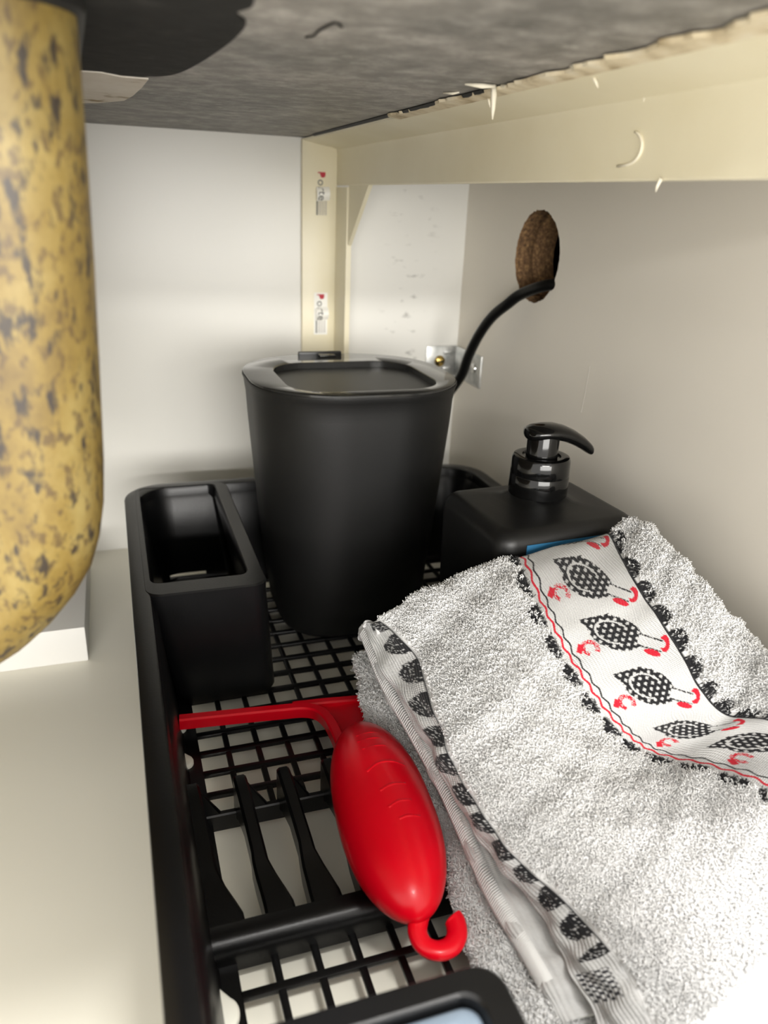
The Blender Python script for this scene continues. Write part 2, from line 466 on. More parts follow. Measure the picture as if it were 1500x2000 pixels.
# splinters hanging off the worktop's torn edge
def splinter(path, r, label):
    vs, fs = tube(path, r, 6)
    o = mk('wood_splinter', vs, fs, M['splinter_white'], None, True)
    return tag(o, label, 'splinter', 'pale splinters at the torn worktop edge')
splinter([(.1515, .318, ZC - .0002), (.1517, .3175, ZC - .004), (.152, .3178, ZC - .0085), (.1522, .318, ZC - .0125)], [.0011, .0012, .0009, .0002], 'long pale splinter hanging straight down beside the rail')
splinter([(.1400, .320, ZC - .0006), (.1455, .316, ZC - .0012), (.1508, .3155, ZC - .001)], [.0004, .001, .0006], 'pale splinter lying flat left of the hanging splinter')
splinter([(.1535, .315, ZC - .0006), (.158, .305, ZC - .0014), (.1600, .298, ZC - .0024)], [.0007, .0006, .0002], 'thin pale sliver right of the hanging splinter')
splinter([(.1528, .2625, ZC - .0003), (.1542, .2575, ZC - .001), (.1548, .254, ZC - .0006)], [.0005, .0012, .0005], 'short fat pale chip stuck to the grey underside')
splinter([(.1440, .352, ZC - .0003), (.1462, .347, ZC - .0008), (.148, .344, ZC - .0005)], [.0003, .0006, .0003], 'tiny pale curl on the underside left of the splinters')
splinter([(.1590, .338, .3424), (.1594, .3375, .3405), (.1598, .337, .3385)], [.0007, .0005, .0001], 'tiny pale tooth below the hanging splinter')
splinter([(.1618, .262, .3418), (.1626, .261, .3402), (.1634, .2605, .3385)], [.0007, .0005, .0001], 'tiny pale tooth on the rail right of the splinters')

# ------------------------------------------------------------------ stickers on the post
def text_mesh(body, size):
    cu = bpy.data.curves.new('t', 'FONT'); cu.body = body; cu.size = size; cu.resolution_u = 3; cu.extrude = 0.00008
    o = bpy.data.objects.new('t', cu); COL.objects.link(o)
    bpy.context.view_layer.update()
    me = bpy.data.meshes.new_from_object(o.evaluated_get(bpy.context.evaluated_depsgraph_get()))
    w = o.dimensions.x
    bpy.data.objects.remove(o); bpy.data.curves.remove(cu)
    vs = [v.co.copy() for v in me.vertices]; fs = [tuple(p.vertices) for p in me.polygons]
    bpy.data.meshes.remove(me)
    return vs, fs, w

def sticker(ztop, label, full):
    Y = YB - .0046
    s = thing('paper_sticker', (.1715, Y, ztop - .035), label, 'sticker', 'stickers on the cream post')
    box('paper', .1658, .1778, Y - .0003, Y, ztop - .035, ztop + .0006, M['cream_paint'] if not full else M['paper'], s) if full else None
    def put(name, body, mat, z0, size):
        vs, fs, w = text_mesh(body, size)
        # reads downward: text x -> -z, text y -> +x
        def bulge(z):
            k_ = (ztop - .0122 - z) / .0105
            return .0015 + .0030 * math.sin(math.pi * k_) if 0 < k_ < 1 else .0005
        mk(name, [Vector((.1684 + v.y, Y - bulge(z0 - v.x) - v.z, z0 - v.x)) for v in vs], fs, mat, s)
        return w
    w = put('red_initial', 'P', M['print_red'], ztop, .0094)
    bowl = [Vector((.1722 + .0020 * math.cos(a), Y - .0006, ztop - .0013 - .0036 * math.sin(a))) for a in np.linspace(0, math.pi, 10)]
    mk('red_fill', bowl, [tuple(range(10))], M['print_red'], s)
    put('lettering', 'orte', M['print_grey'], ztop - .0060, .0094)
    # tongue of the label curling forward
    n = 12; rows = []
    for k in range(n + 1):
        a = math.pi * k / n
        rows.append((Y - .0012 - .0030 * math.sin(a), ztop - .0122 - .0105 * k / n))
    vs = []; fs = []
    for y, z in rows:
        sk = .0008 * (ztop - z) / .02
        vs += [Vector((.1664 + sk, y, z)), Vector((.1774 + sk, y, z + .0008)), Vector((.1774 + sk, y + .0003, z + .0008)), Vector((.1664 + sk, y + .0003, z))]
    for k in range(n):
        for j in range(4): fs.append((4 * k + j, 4 * k + (j + 1) % 4, 4 * k + 4 + (j + 1) % 4, 4 * k + 4 + j))
    fs += [(3, 2, 1, 0), tuple(4 * n + j for j in range(4))]
    mk('curled_tongue', vs, fs, M['paper'], s, True, 40)
    for k, (x, w_) in enumerate(((.1674, .0010), (.1690, .0004), (.1702, .0006), (.1716, .0004), (.1728, .0005), (.1742, .0004), (.1754, .0006))):
        box('barcode_line', x, x + w_, Y - .0006, Y - .0001, ztop - .0335, ztop - .0225, M['print_grey'] if k == 0 else M['print_light'], s)
sticker(.3205, 'upper curling white sticker with a red initial on the cream post', False)
sticker(.2240, 'lower curling white sticker with a red initial on the cream post', True)

# ------------------------------------------------------------------ steel corner bracket
br = thing('corner_bracket', (XR, YB, .148), 'small zinc corner bracket screwed into the back corner', 'bracket')
a = box('back_plate', .2745, XR - .0002, YB - .0018, YB - .0001, .1480, .1765, M['zinc'], br, .0005)
c = box('side_plate', XR - .0018, XR - .0001, .618, YB - .0002, .1480, .1765, M['zinc'], br, .0005)
vs, fs = loft([[Vector((.288 + r * math.cos(t), y, .1625 + r * math.sin(t))) for t in np.linspace(0, 2 * math.pi, 24, endpoint=False)] for r, y in ((.0052, YB - .0018), (.0050, YB - .0030), (.0034, YB - .0042), (.0012, YB - .0046))], True, True)
sc = mk('brass_screw', vs, fs, M['brass'], br, True, 40)
box('screw_slot', .2848, .2912, YB - .0048, YB - .0045, .1620, .1630, M['cavity_dark'], sc)
for z in (.1555, .1705): box('pressed_rib', .2915, .3005, YB - .0026, YB - .0017, z - .0016, z + .0016, M['zinc'], br, .0006)
vs, fs = loft([[Vector((x, .632 + r * math.cos(t), .1635 + r * math.sin(t))) for t in np.linspace(0, 2 * math.pi, 20, endpoint=False)] for r, x in ((.0046, XR - .0018), (.004, XR - .003), (.0018, XR - .0038))], True, True)
mk('steel_screw', vs, fs, M['steel'], br, True, 40)

# ------------------------------------------------------------------ power cord
path = catmull([(XR + .07, .49, .247), (XR + .02, .505, .2485), (.3058, .5188, .2478), (.298, .5452, .2385), (.292, .5571, .2290), (.287, .5716, .2170), (.284, .586, .2006), (.283, .6003, .1811), (.282, .6104, .1615), (.274, .628, .135), (.258, .642, .10), (.245, .648, .05), (.235, .65, .012), (.22, .65, .0048), (.20, .645, .0046), (.12, .65, .0046)], 8)
vs, fs = tube(path, 0.0043, 14)
tag(mk('power_cord', vs, fs, M['cord_rubber'], None, True), 'black round power cord coming through the hole in the side panel', 'cord')

# ------------------------------------------------------------------ yellow speckled sink bowl
sk = thing('sink_bowl', (-.2, .43, .138), 'yellow speckled stone sink bowl hanging from the worktop', 'sink')
rings = []
prof = [(.3440, 0), (.33, .0002), (.3165, .0004), (.28, .0014), (.25, .0027), (.22, .0041), (.205, .0054), (.194, .0074), (.182, .0110), (.171, .0165), (.16, .0235), (.15, .0312), (.14, .0412), (.132, .052), (.125, .0655), (.12, .081), (.117, .098), (.116, .115)]
def sink_ring(d, z, g=0.0): return [Vector((x - .035 * (y - .228), y, z)) for x, y in rrect(-.40 + d - g, -.0014 - d + g, .228 + d * .5 - g, .60 - d + g, .02 + d * .5 + g, 10)]
for z, d in prof: rings.append(sink_ring(d, z))
vs, fs = loft(rings, True, True)
mk('bowl', vs, fs, M['yellow_granite'], sk, True, 60)
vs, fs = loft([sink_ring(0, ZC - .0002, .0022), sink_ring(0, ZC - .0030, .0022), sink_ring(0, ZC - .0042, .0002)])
mk('seal', vs, fs, M['seal_black'], sk, True, 40)  # black lip stands in for the shadow between bowl and worktop

# white board lying under the bowl
bd = box('board', -.30, -.0352, .4926, .640, 0.0, .0262, M['board_white'], None, .0006)
tag(bd, 'thick white board lying on the floor under the sink bowl', 'board')

# ------------------------------------------------------------------ black sink caddy
X0, X1, Y0, Y1, ZR, ZG = -.003, .288, .045, .590, .090, .012
GX0, GX1, GY0, GY1 = .0257, .2655, .160, .568
cd = thing('storage_caddy', (.14, .32, 0), 'long black plastic caddy with mesh floor and plate rack', 'caddy')
prof = [(.0215, ZG), (.0200, ZG + .0012), (.0190, ZG + .004), (.0150, .045), (.0115, .080), (.0108, .0875), (.0100, .0895), (.0090, .0900), (.0012, .0900), (.0003, .0896), (0, .0888), (0, .0805), (.0018, .0800), (.0022, .0865), (.0085, .0872), (.0130, .080), (.0165, .045), (.0205, ZG + .002), (.0225, ZG - .004)]
rings = [ring(rrect(GX0, GX1, GY0 - .11, GY1, .003, 8), ZG)]
for d, z in prof: rings.append(ring(rrect(X0 + d, X1 - d, Y0 + d, Y1 - d, max(.03 - d * .6, .008), 8), z))
rings.append(ring(rrect(GX0, GX1, GY0 - .11, GY1, .003, 8), ZG - .004))
vs, fs = loft(rings, loop=True)
tray = mk('tray_wall', vs, fs, M['black_plastic'], cd, True, 35)
cutters = []
def rubber_foot(x, y, rx, ry):
    # tear-shaped pale foot pressed through the tray where wall meets floor
    pl = [(x + rx * math.cos(a), y + ry * math.sin(a)) for a in np.linspace(-3.0, 1.0, 18)] + [(x - rx * .10, y + ry * 1.55), (x - rx * .75, y + ry * 1.75), (x - rx * .95, y + ry * .9)]
    cx = sum(p[0] for p in pl) / len(pl); cy = sum(p[1] for p in pl) / len(pl)
    sc_ = lambda k: [(cx + (a - cx) * k, cy + (b_ - cy) * k) for a, b_ in pl]
    vs, fs = loft([ring(pl, 0.0), ring(pl, .0132), ring(sc_(.92), .0140), ring(sc_(.7), .0144)], True, True)
    mk('rubber_foot', vs, fs, M['foot_rubber'], cd, True, 50)['label'] = 'pale rubber foot'
for a in ((.0168, .3845, .0040, .0048), (.0172, .3535, .0044, .0052), (.0180, .2060, .0056, .0070)): rubber_foot(*a)
cutters.append(mkbm('c', box_bm(.026, .054, .55, .62, .0175, .0205), None, cd))
cut(tray, cutters)
# cutlery box at the back, with its own rim
def bin_box(name, ox0, ox1, oy0, oy1, bx0, bx1, by0, by1, ix0, ix1, iy0, iy1, r_out, r_in, slit):
    z = ZR + .0003
    rg = [ring(rrect(bx0 + .003, bx1 - .003, by0 + .003, by1 - .003, r_in, 8), ZG + .004),
          ring(rrect(bx0 + .002, bx1 - .002, by0 + .002, by1 - .002, r_in, 8), ZG + .006),
          ring(rrect(ix0 + .0005, ix1 - .0005, iy0 + .0005, iy1 - .0005, r_in, 8), z - .008),
          ring(rrect(ix0, ix1, iy0, iy1, r_in, 8), z - .0010),
          ring(rrect(ix0 - .0008, ix1 + .0008, iy0 - .0008, iy1 + .0008, r_in, 8), z),
          ring(rrect(ox0 + .0008, ox1 - .0008, oy0 + .0008, oy1 - .0008, r_out, 8), z),
          ring(rrect(ox0, ox1, oy0, oy1, r_out, 8), z - .001),
          ring(rrect(ox0 + .0005, ox1 - .0002, oy0 + .0002, oy1, r_out, 8), z - .006),
          ring(rrect(bx0, bx1, by0, by1, r_out, 8), ZG + .005),
          ring(rrect(bx0 + .0015, bx1 - .0015, by0 + .0015, by1 - .0015, r_out, 8), ZG + .001),
          ring(rrect(bx0 + .004, bx1 - .004, by0 + .004, by1 - .004, r_out, 8), ZG + .0005)]
    vs, fs = loft(rg, True, True)
    o = mk(name, vs, fs, M['black_plastic'], cd, True, 35)
    if slit: cut(o, [mkbm('c', box_bm(.026, .054, .55, .62, .0175, .0205), None, cd)])
    return o
bin_box('cutlery_box', .004, .0735, .403, .584, .0182, .0775, .4035, .572, .0085, .0640, .4185, .5795, .009, .006, True)
bin_box('sponge_box', .004, .0925, .046, .1447, .0182, .0900, .050, .143, .0085, .0830, .0535, .1368, .009, .006, False)

# mesh floor: each bar a part of its own (alike bars share one mesh)
def shared(name, o, positions, axis):
    for d in positions:
        c = o.copy(); COL.objects.link(c); c.parent = cd
        c.location = Vector((d, 0, 0)) if axis == 0 else Vector((0, d, 0))
PX = .0166; PY = .0168
bx = [.0410 + PX * k for k in range(14)]
l0 = box('mesh_bar', bx[0] - .0016, bx[0] + .0016, .3070, GY1 + .001, ZG - .0028, ZG - .0004, M['black_plastic'], cd, .0006)
shared('mesh_bar', l0, [x - bx[0] for x in bx[1:]], 0)
l1 = box('mesh_bar', bx[0] - .0016, bx[0] + .0016, .1380, .2270, ZG - .0028, ZG - .0004, M['black_plastic'], cd, .0006)
shared('mesh_bar', l1, [x - bx[0] for x in bx[1:]], 0)
by = [.3263 + PY * k for k in range(15)]
l2 = box('mesh_bar', GX0 - .001, GX1 + .001, by[0] - .0019, by[0] + .0019, ZG - .0026, ZG, M['black_plastic'], cd, .0006)
shared('mesh_bar', l2, [y - by[0] for y in by[1:]], 1)
bf = [.2125 - PY * k for k in range(4)]
l3 = box('mesh_bar', GX0 - .001, GX1 + .001, bf[0] - .0019, bf[0] + .0019, ZG - .0026, ZG, M['black_plastic'], cd, .0006)
shared('mesh_bar', l3, [y - bf[0] for y in bf[1:]], 1)
# plate rack: rounded ridge, fingers and the low bar behind them
vs, fs = extrude_x([(.2263, .0082), (.2266, .0150), (.2275, .0180), (.2292, .0205), (.2316, .0220), (.2345, .0222), (.2385, .0215), (.2390, .0200), (.2390, .0082)], .0150, .2720)
mk('rack_ridge', vs, fs, M['black_plastic'], cd, True, 35)
vs, fs = extrude_x([(.3045, .0075), (.3045, .0165), (.3052, .0172), (.3074, .0172), (.3080, .0165), (.3080, .0075)], .0160, .2700)
mk('rack_bar', vs, fs, M['black_plastic'], cd, True, 35)
def finger(cf, wf, cb, wb_, ct, wt):
    st = [(.2375, cf, wf, .0216, .0095), (.243, cf, wf * .98, .0214, .0100), (.250, cf * .75 + cb * .25, wf * .86, .0214, .0105), (.258, cf * .35 + cb * .65, wf * .66 + wb_ * .10, .0222, .0115),
          (.265, cb, wb_ * 1.08, .0246, .0140), (.269, cb, wb_, .0262, .0165), (.285, cb * .65 + ct * .35, wb_ * .97, .0296, .0195), (.300, cb * .3 + ct * .7, wt * 1.02, .0328, .0160), (.3085, ct, wt, .0342, .0100), (.3112, ct, wt * .96, .0338, .0090), (.3120, ct, wt * .9, .0328, .0085)]
    rings = []
    for y, c_, w_, zt, zb in st:
        h = w_ / 2; e = min(.0012, h * .4)
        rings.append([Vector((c_ - h, y, zb)), Vector((c_ - h, y, zt - e)), Vector((c_ - h + e, y, zt)), Vector((c_ + h - e, y, zt)), Vector((c_ + h, y, zt - e)), Vector((c_ + h, y, zb))])
    vs, fs = loft(rings, True, True)
    f = mk('rack_finger', vs, fs, M['black_plastic'], cd, True, 40)
    # thin brace fanning to the bar behind
    x = ct + wt * .42
    t = [(x - .001, .3075, .0335), (x - .001, .3050, .0110), (x + .0105, .3050, .0150), (x + .0105, .3062, .0165)]
    up = [Vector(p) for p in t]; dn = [Vector((p[0], p[1] + .0014, p[2])) for p in t]
    mk('finger_brace', up + dn, [(0, 1, 2, 3), (7, 6, 5, 4), (0, 4, 5, 1), (1, 5, 6, 2), (2, 6, 7, 3), (3, 7, 4, 0)], M['black_plastic'], f)
finger(.0225, .0175, .0178, .0105, .0165, .0085)
finger(.0462, .0131, .0423, .0068, .0404, .0066)
finger(.0664, .0138, .0640, .0068, .0621, .0066)
finger(.0885, .0135, .0862, .0068, .0850, .0066)
finger(.1095, .0135, .1080, .0068, .1072, .0066)

# light blue sponge in the front box
vs, fs = loft([ring(rrect(.0215 + a, .0826 - a, .0545 + a, .1362 - a, .005, 6), z) for a, z in ((.004, .0165), (.003, .018), (.003, .05), (.0004, .083), (.0006, .0865), (.0024, .0884), (.006, .0890))], True, True)
tag(mk('sponge', vs, fs, M['sponge_blue'], None, True, 50), 'pale blue sponge filling the front box of the caddy', 'sponge')

# ------------------------------------------------------------------ small waste bin
bn = thing('waste_bin', (.1500, .507, ZG), 'small black waste bin with an open rim lid standing in the caddy', 'bin')
CX, CY = .1502, .5070
def sq(hx, hy, r, z): return ring(rrect(CX - hx, CX + hx, CY - hy, CY + hy, r, 14), z)
rg = [sq(.044, .042, .028, ZG + .0002), sq(.0505, .0485, .032, ZG + .0012), sq(.0530, .0510, .034, ZG + .006), sq(.0592, .0560, 0.0480, .06), sq(.0645, .0608, 0.0510, .12), sq(.0676, .0640, 0.0530, .160), sq(.0682, .0646, 0.0530, .1720), sq(.0686, .0650, 0.0540, .1770), sq(.0692, .0656, 0.0540, .1815), sq(.0696, .0666, 0.0550, .1850), sq(.0706, .0676, 0.0560, .1876), sq(.0706, .0676, 0.0560, .1886),
      sq(.0690, .0660, 0.0550, .1886), sq(.0672, .0638, 0.0540, .1840), sq(.0600, .0570, .040, .16), sq(.0500, .0480, .032, ZG + .008)]
vs, fs = loft(rg, True, True)
mk('body', vs, fs, M['bin_plastic'], bn, True, 45)
OX0, OX1, OY0, OY1 = .1005, .2005, .4520, .5420
ro = rrect(CX - .0700, CX + .0700, CY - .0670, CY + .0670, .0555, 14); ri = rrect(OX0, OX1, OY0, OY1, .025, 14)
ri2 = rrect(OX0 + .0006, OX1 - .0006, OY0 + .0006, OY1 - .0006, .0206, 14)
vs, fs = loft([ring(ri, .1862), ring(ri, .1901), ring(rrect(OX0 - .0005, OX1 + .0005, OY0 - .0005, OY1 + .0005, .0253, 14), .1905), ring(rrect(CX - .0694, CX + .0694, CY - .0664, CY + .0664, .0552, 14), .1905), ring(ro, .1901), ring(ro, .1886), ring(rrect(CX - .066, CX + .066, CY - .063, CY + .063, .052, 14), .1862)], loop=True)
mk('lid_ring', vs, fs, M['bin_gloss'], bn, True, 35)
vs, fs = loft([ring(rrect(OX0 - .003, OX1 + .003, OY0 - .003, OY1 + .003, .022, 14), .1850), ring(rrect(OX0 - .003, OX1 + .003, OY0 - .003, OY1 + .003, .022, 14), .1861)], True, True)
mk('lid_panel', vs, fs, M['bin_panel'], bn)
box('lid_hinge', CX - .0200, CX + .0135, CY + .0665, CY + .0700, .1885, .1922, M['black_plastic'], bn, .0008)
box('hinge_clip', CX - .0060, CX + .0060, CY + .0560, CY + .0660, .1904, .1914, M['bin_gloss'], bn, .0004)

# ------------------------------------------------------------------ soap dispenser
SX, SY, SA = .2245, .3665, math.radians(3.5)
sd = thing('soap_dispenser', (SX, SY, ZG), 'square matte black soap dispenser with glossy pump head beside the bin', 'soap dispenser')
def rot(pts): return [(SX + (x * math.cos(SA) - y * math.sin(SA)), SY + (x * math.sin(SA) + y * math.cos(SA))) for x, y in pts]
def sb(hx, hy, r, z): return ring(rot(rrect(-hx, hx, -hy, hy, r, 8)), z)
rg = [sb(.040, .032, .007, ZG + .0002), sb(.0435, .0355, .010, ZG + .003), sb(.0445, .0365, .010, ZG + .012), sb(.0455, .0375, .010, .130)]
for k in range(7):
    a = math.pi / 2 * k / 6
    rg.append(sb(.0455 - .0080 * (1 - math.cos(a)), .0375 - .0080 * (1 - math.cos(a)), .010 - .004 * (1 - math.cos(a)), .1335 + .0080 * math.sin(a)))
vs, fs = loft(rg, True, False)
# shoulder rising softly to the neck
n = len(rg[0]); PXc, PYc = .2285, .3755
top = rg[-1]; shoulder = [top]
for t, z, r in ((.45, .1417, .026), (.75, .1422, .0215), (.92, .1430, .0188), (1, .1447, .0178)):
    rr_ = []
    for p in top:
        a = math.atan2(p.y - PYc, p.x - PXc)
        q = Vector((PXc + r * math.cos(a), PYc + r * math.sin(a), z))
        w = Vector((p.x, p.y, z)).lerp(q, t)
        rr_.append(w if t < 1 else q)
    shoulder.append(rr_)
v2, f2 = loft(shoulder, False, True)
k = len(vs); vs = vs + v2; fs = fs + [tuple(i + k for i in f) for f in f2]
mk('bottle', vs, fs, M['soap_matte'], sd, True, 50)
c_, s_ = math.cos(SA), math.sin(SA)
def lb(x, y, z): return Vector((SX + x * c_ - y * s_, SY + x * s_ + y * c_, z))
lab = [lb(x, y, z) for y in (-.0379, -.0375) for x, z in ((-.030, .045), (.036, .045), (.036, .1345), (-.030, .1345))]
mk('blue_label', lab, [(0, 1, 2, 3), (7, 6, 5, 4), (0, 4, 5, 1), (1, 5, 6, 2), (2, 6, 7, 3), (3, 7, 4, 0)], M['blue_label'], sd)
def lathe(name, prof, mat, n=40):
    rgs = [[Vector((PXc + r * math.cos(2 * math.pi * k / n), PYc + r * math.sin(2 * math.pi * k / n), z)) for k in range(n)] for r, z in prof]
    vs, fs = loft(rgs, True, True)
    return mk(name, vs, fs, mat, sd, True, 40)
lathe('collar', [(.0168, .1442), (.0172, .1448), (.0171, .1560), (.0169, .1564), (.0169, .1568), (.0170, .1572), (.0168, .1655), (.0160, .1672), (.0140, .1678), (.0112, .1674), (.0108, .1664)], M['soap_gloss'])
lathe('stem', [(.0092, .1655), (.0092, .1800), (.0086, .1812)], M['soap_gloss'])
stn = [(-.0112, .1806, .0030, .0022), (-.0100, .1806, .0068, .0036), (-.006, .1812, .0094, .0042), (.000, .1816, .0102, .0044), (.006, .1814, .0100, .0046), (.012, .1801, .0094, .0046), (.018, .1777, .0086, .0045), (.024, .1744, .0077, .0042), (.0282, .1714, .0069, .0038), (.0298, .1703, .0062, .0034)]
rgs = []
for x, z, hw, hh in stn:
    dx, dy = math.cos(math.radians(-4)), math.sin(math.radians(-4))
    rgs.append([Vector((PXc + x * dx - hw * math.cos(a) * dy, PYc + x * dy + hw * math.cos(a) * dx, z + hh * (abs(math.sin(a)) ** .8) * (1 if math.sin(a) > 0 else -1))) for a in np.linspace(0, 2 * math.pi, 20, endpoint=False)])
vs, fs = loft(rgs, True, True)
mk('pump_head', vs, fs, M['soap_gloss'], sd, True, 50)

# ------------------------------------------------------------------ red squeegee
sg = thing('squeegee', (.105, .29, ZG), 'red plastic squeegee with fat oval handle and hook lying on the rack', 'squeegee')
BA = math.atan2(-.0114, .0819)
bd_ = Vector((math.cos(BA), math.sin(BA), 0)); bn_ = Vector((math.sin(BA), -math.cos(BA), 0))     # along the blade; toward the handle
P0 = Vector((.0172, .3737, 0))
def bp_(u, v, z): return P0 + bd_ * u + bn_ * v + Vector((0, 0, z))
NU = .101                                                     # where the neck leaves the blade
def ribbon(name, path, hw, z0, z1, mat):
    rg = []
    for i, p in enumerate(path):
        t = (path[min(i + 1, len(path) - 1)] - path[max(i - 1, 0)]); t.z = 0; t.normalize()
        w = Vector((t.y, -t.x, 0)); e = .0009
        a, b_ = p.z + z0, p.z + z1
        q = lambda d, z: Vector((p.x, p.y, z)) + w * d
        rg.append([q(-hw, a), q(-hw, b_ - e), q(-hw + e, b_), q(hw - e, b_), q(hw, b_ - e), q(hw, a)])
    vs, fs = loft(rg, True, True)
    return mk(name, vs, fs, mat, sg, True, 40)
V3 = lambda L_: [Vector(p) for p in catmull(L_, 8)]
# left arm of the blade holder sweeps round into the neck's rim; the right arm runs on under the towel
ribbon('blade_holder', V3([(.0165, .3720, .026), (.0442, .3692, .026), (.0700, .3664, .026), (.0850, .3640, .0262), (.0925, .3585, .0268), (.0955, .3480, .0282), (.0958, .3360, .030), (.0950, .3220, .032), (.0940, .3120, .033)]), .0030, -.0030, .0036, M['red_plastic'])
ribbon('blade_holder', V3([(.0800, .3690, .0255), (.1000, .3672, .0255), (.1200, .3645, .0255), (.1450, .3610, .0255), (.1660, .3580, .0255)]), .0026, -.0030, .0030, M['red_plastic'])
ribbon('neck_rim', V3([(.1215, .3640, .0258), (.1205, .3540, .0268), (.1195, .3430, .0285), (.1188, .3300, .031), (.1175, .3180, .033)]), .0020, -.0030, .0036, M['red_plastic'])
rgs = []
for y, xl, xr, z in ((.3660, .0860, .1210, .0250), (.3600, .0915, .1208, .0252), (.3500, .0945, .1202, .0262), (.3400, .0955, .1195, .0275), (.3300, .0952, .1188, .0295), (.3180, .0948, .1176, .032), (.3100, .0945, .1160, .034)):
    rgs.append([Vector((xl, y, z - .0018)), Vector((xl, y, z + .0018)), Vector(((xl + xr) / 2, y - .001, z + .0002)), Vector((xr, y - .002, z + .0018)), Vector((xr, y - .002, z - .0018)), Vector(((xl + xr) / 2, y - .001, z - .0030))])
vs, fs = loft(rgs, True, True)
mk('neck', vs, fs, M['red_plastic'], sg, True, 50)
rgs = []
for x, y in ((.0175, .3750), (.0800, .3716), (.1200, .3672), (.1655, .3610)):
    rgs.append([Vector((x, y - .001, .0235)), Vector((x, y - .001, .0255)), Vector((x + .001, y + .010, .0205)), Vector((x + .001, y + .010, .0195))])
vs, fs = loft(rgs, True, True)
mk('rubber_blade', vs, fs, M['black_plastic'], sg)
# handle: fat oval body
HA = Vector((.1052, .3205, 0)); HB = Vector((.0948, .2085, 0))
hd = (HB - HA); HL = hd.length; hd.normalize(); hw_ = Vector((hd.y, -hd.x, 0)) * -1
def hz(s): return .0405 - .004 * s
def hrad(s):
    a = max(0, 1 - abs((s - .50) / .53) ** 2.5)
    return .0228 * a ** .54 * (1 - .10 * (s - .55) ** 2 + .05 * (s - .5))
def hpt(s, ang, extra=0):
    r = hrad(s) + extra
    return HA + hd * (s * HL) + hw_ * (r * math.cos(ang)) + Vector((0, 0, hz(s) + r * .74 * math.sin(ang)))
rgs = []
for s in list(np.linspace(-.03, .05, 6)) + list(np.linspace(.08, .92, 30)) + list(np.linspace(.94, 1.035, 10)):
    rgs.append([hpt(s, 2 * math.pi * k / 36) for k in range(36)])
vs, fs = loft(rgs, True, True)
hnd = mk('handle', vs, fs, M['red_plastic'], sg, True, 60)
# raised moulded ribs on top of the handle (worn relief)
def relief(pts, r):
    P = [hpt(s, math.radians(a), -.0005) for s, a in pts]
    vs, fs = tube(catmull(P, 5), r, 6, .6)
    mk('moulded_relief', vs, fs, M['red_plastic'], hnd, True)
for s0, a0 in ((.17, 84), (.22, 84), (.28, 80)): relief([(s0 + .006, a0 + 26), (s0 - .004, a0), (s0 + .004, a0 - 28)], .0010)
relief([(.43, 108), (.395, 92), (.388, 74), (.405, 56)], .0011)
relief([(.55, 100), (.525, 84), (.520, 66)], .0011)
relief([(.64, 96), (.615, 82), (.61, 66)], .0010)
relief([(.70, 88), (.688, 76), (.688, 60)], .0010)
# hook
hp = catmull([(.0965, .2145, .036), (.0985, .2115, .0345), (.0962, .2085, .033), (.0940, .2040, .0315), (.0950, .1990, .030), (.0995, .1956, .0295), (.1052, .1960, .0295), (.1092, .1996, .030), (.1106, .2045, .031), (.1100, .2068, .0315)], 6)
vs, fs = tube(hp, [.0042] * (len(hp) - 1) + [.0030], 12, .72)
mk('hook', vs, fs, M['red_plastic'], sg, True)

# ------------------------------------------------------------------ folded terry towel
def grid_surface(cols, segs, rowsub):
    """Catmull-Rom surface through columns of control points -> (rows, cols, 3), t row parameter, s column parameter"""
    G = np.array(cols, float)                                # (ncol, nrow, 3)
    R = np.array([catmull(c, rowsub) for c in G])            # (ncol, NR, 3)
    ext = np.concatenate([2 * R[:1] - R[1:2], R, 2 * R[-1:] - R[-2:-1]])
    out = []; sp = []
    for i in range(len(cols) - 1):
        p0, p1, p2, p3 = ext[i:i + 4]
        n = segs[i]
        for k in range(n + (1 if i == len(cols) - 2 else 0)):
            t = k / n
            out.append(0.5 * (2 * p1 + (p2 - p0) * t + (2 * p0 - 5 * p1 + 4 * p2 - p3) * t * t + (3 * p1 - p0 - 3 * p2 + p3) * t ** 3))
            sp.append(i + t)
    S = np.array(out).transpose(1, 0, 2)
    return S, np.arange(S.shape[0]) / rowsub, np.array(sp)

def fast_mesh(name, V, F, mat, parent, colors=None, uv=None, smooth=True):
    off = np.array(ORG[parent.name]) if parent else np.zeros(3)
    V = (np.asarray(V, np.float64) - off).astype(np.float32)
    F = np.asarray(F, np.int32); k = F.shape[1]
    me = bpy.data.meshes.new(name)
    me.vertices.add(len(V)); me.vertices.foreach_set('co', V.ravel())
    me.loops.add(F.size); me.loops.foreach_set('vertex_index', F.ravel())
    me.polygons.add(len(F)); me.polygons.foreach_set('loop_start', np.arange(0, F.size, k, dtype=np.int32))
    me.update(calc_edges=True)
    if smooth: me.polygons.foreach_set('use_smooth', np.ones(len(F), bool))
    if colors is not None:
        ca = me.color_attributes.new('dye', 'FLOAT_COLOR', 'POINT')
        ca.data.foreach_set('color', np.concatenate([colors, np.ones((len(V), 1))], 1).astype(np.float32).ravel())
    if uv is not None:
        ul = me.uv_layers.new(name='weave')
        ul.data.foreach_set('uv', uv[F.ravel()].astype(np.float32).ravel())
    me.materials.append(mat)
    me.validate()
    o = bpy.data.objects.new(name, me); link(o, parent); ORG[o.name] = Vector(off)
    return o

def grid_faces(nr, nc):
    i = np.arange((nr - 1) * nc).reshape(nr - 1, nc)[:, :-1].ravel()
    return np.stack([i, i + 1, i + nc + 1, i + nc], 1)

WHITE = np.array([.66, .66, .655]); BLACK = np.array([.012, .012, .014]); RED = np.array([.55, .012, .03])

def normals(S):
    du = np.gradient(S, axis=1); dv = np.gradient(S, axis=0)
    n = np.cross(du, dv); n /= np.linalg.norm(n, axis=2, keepdims=True) + 1e-12
    return n

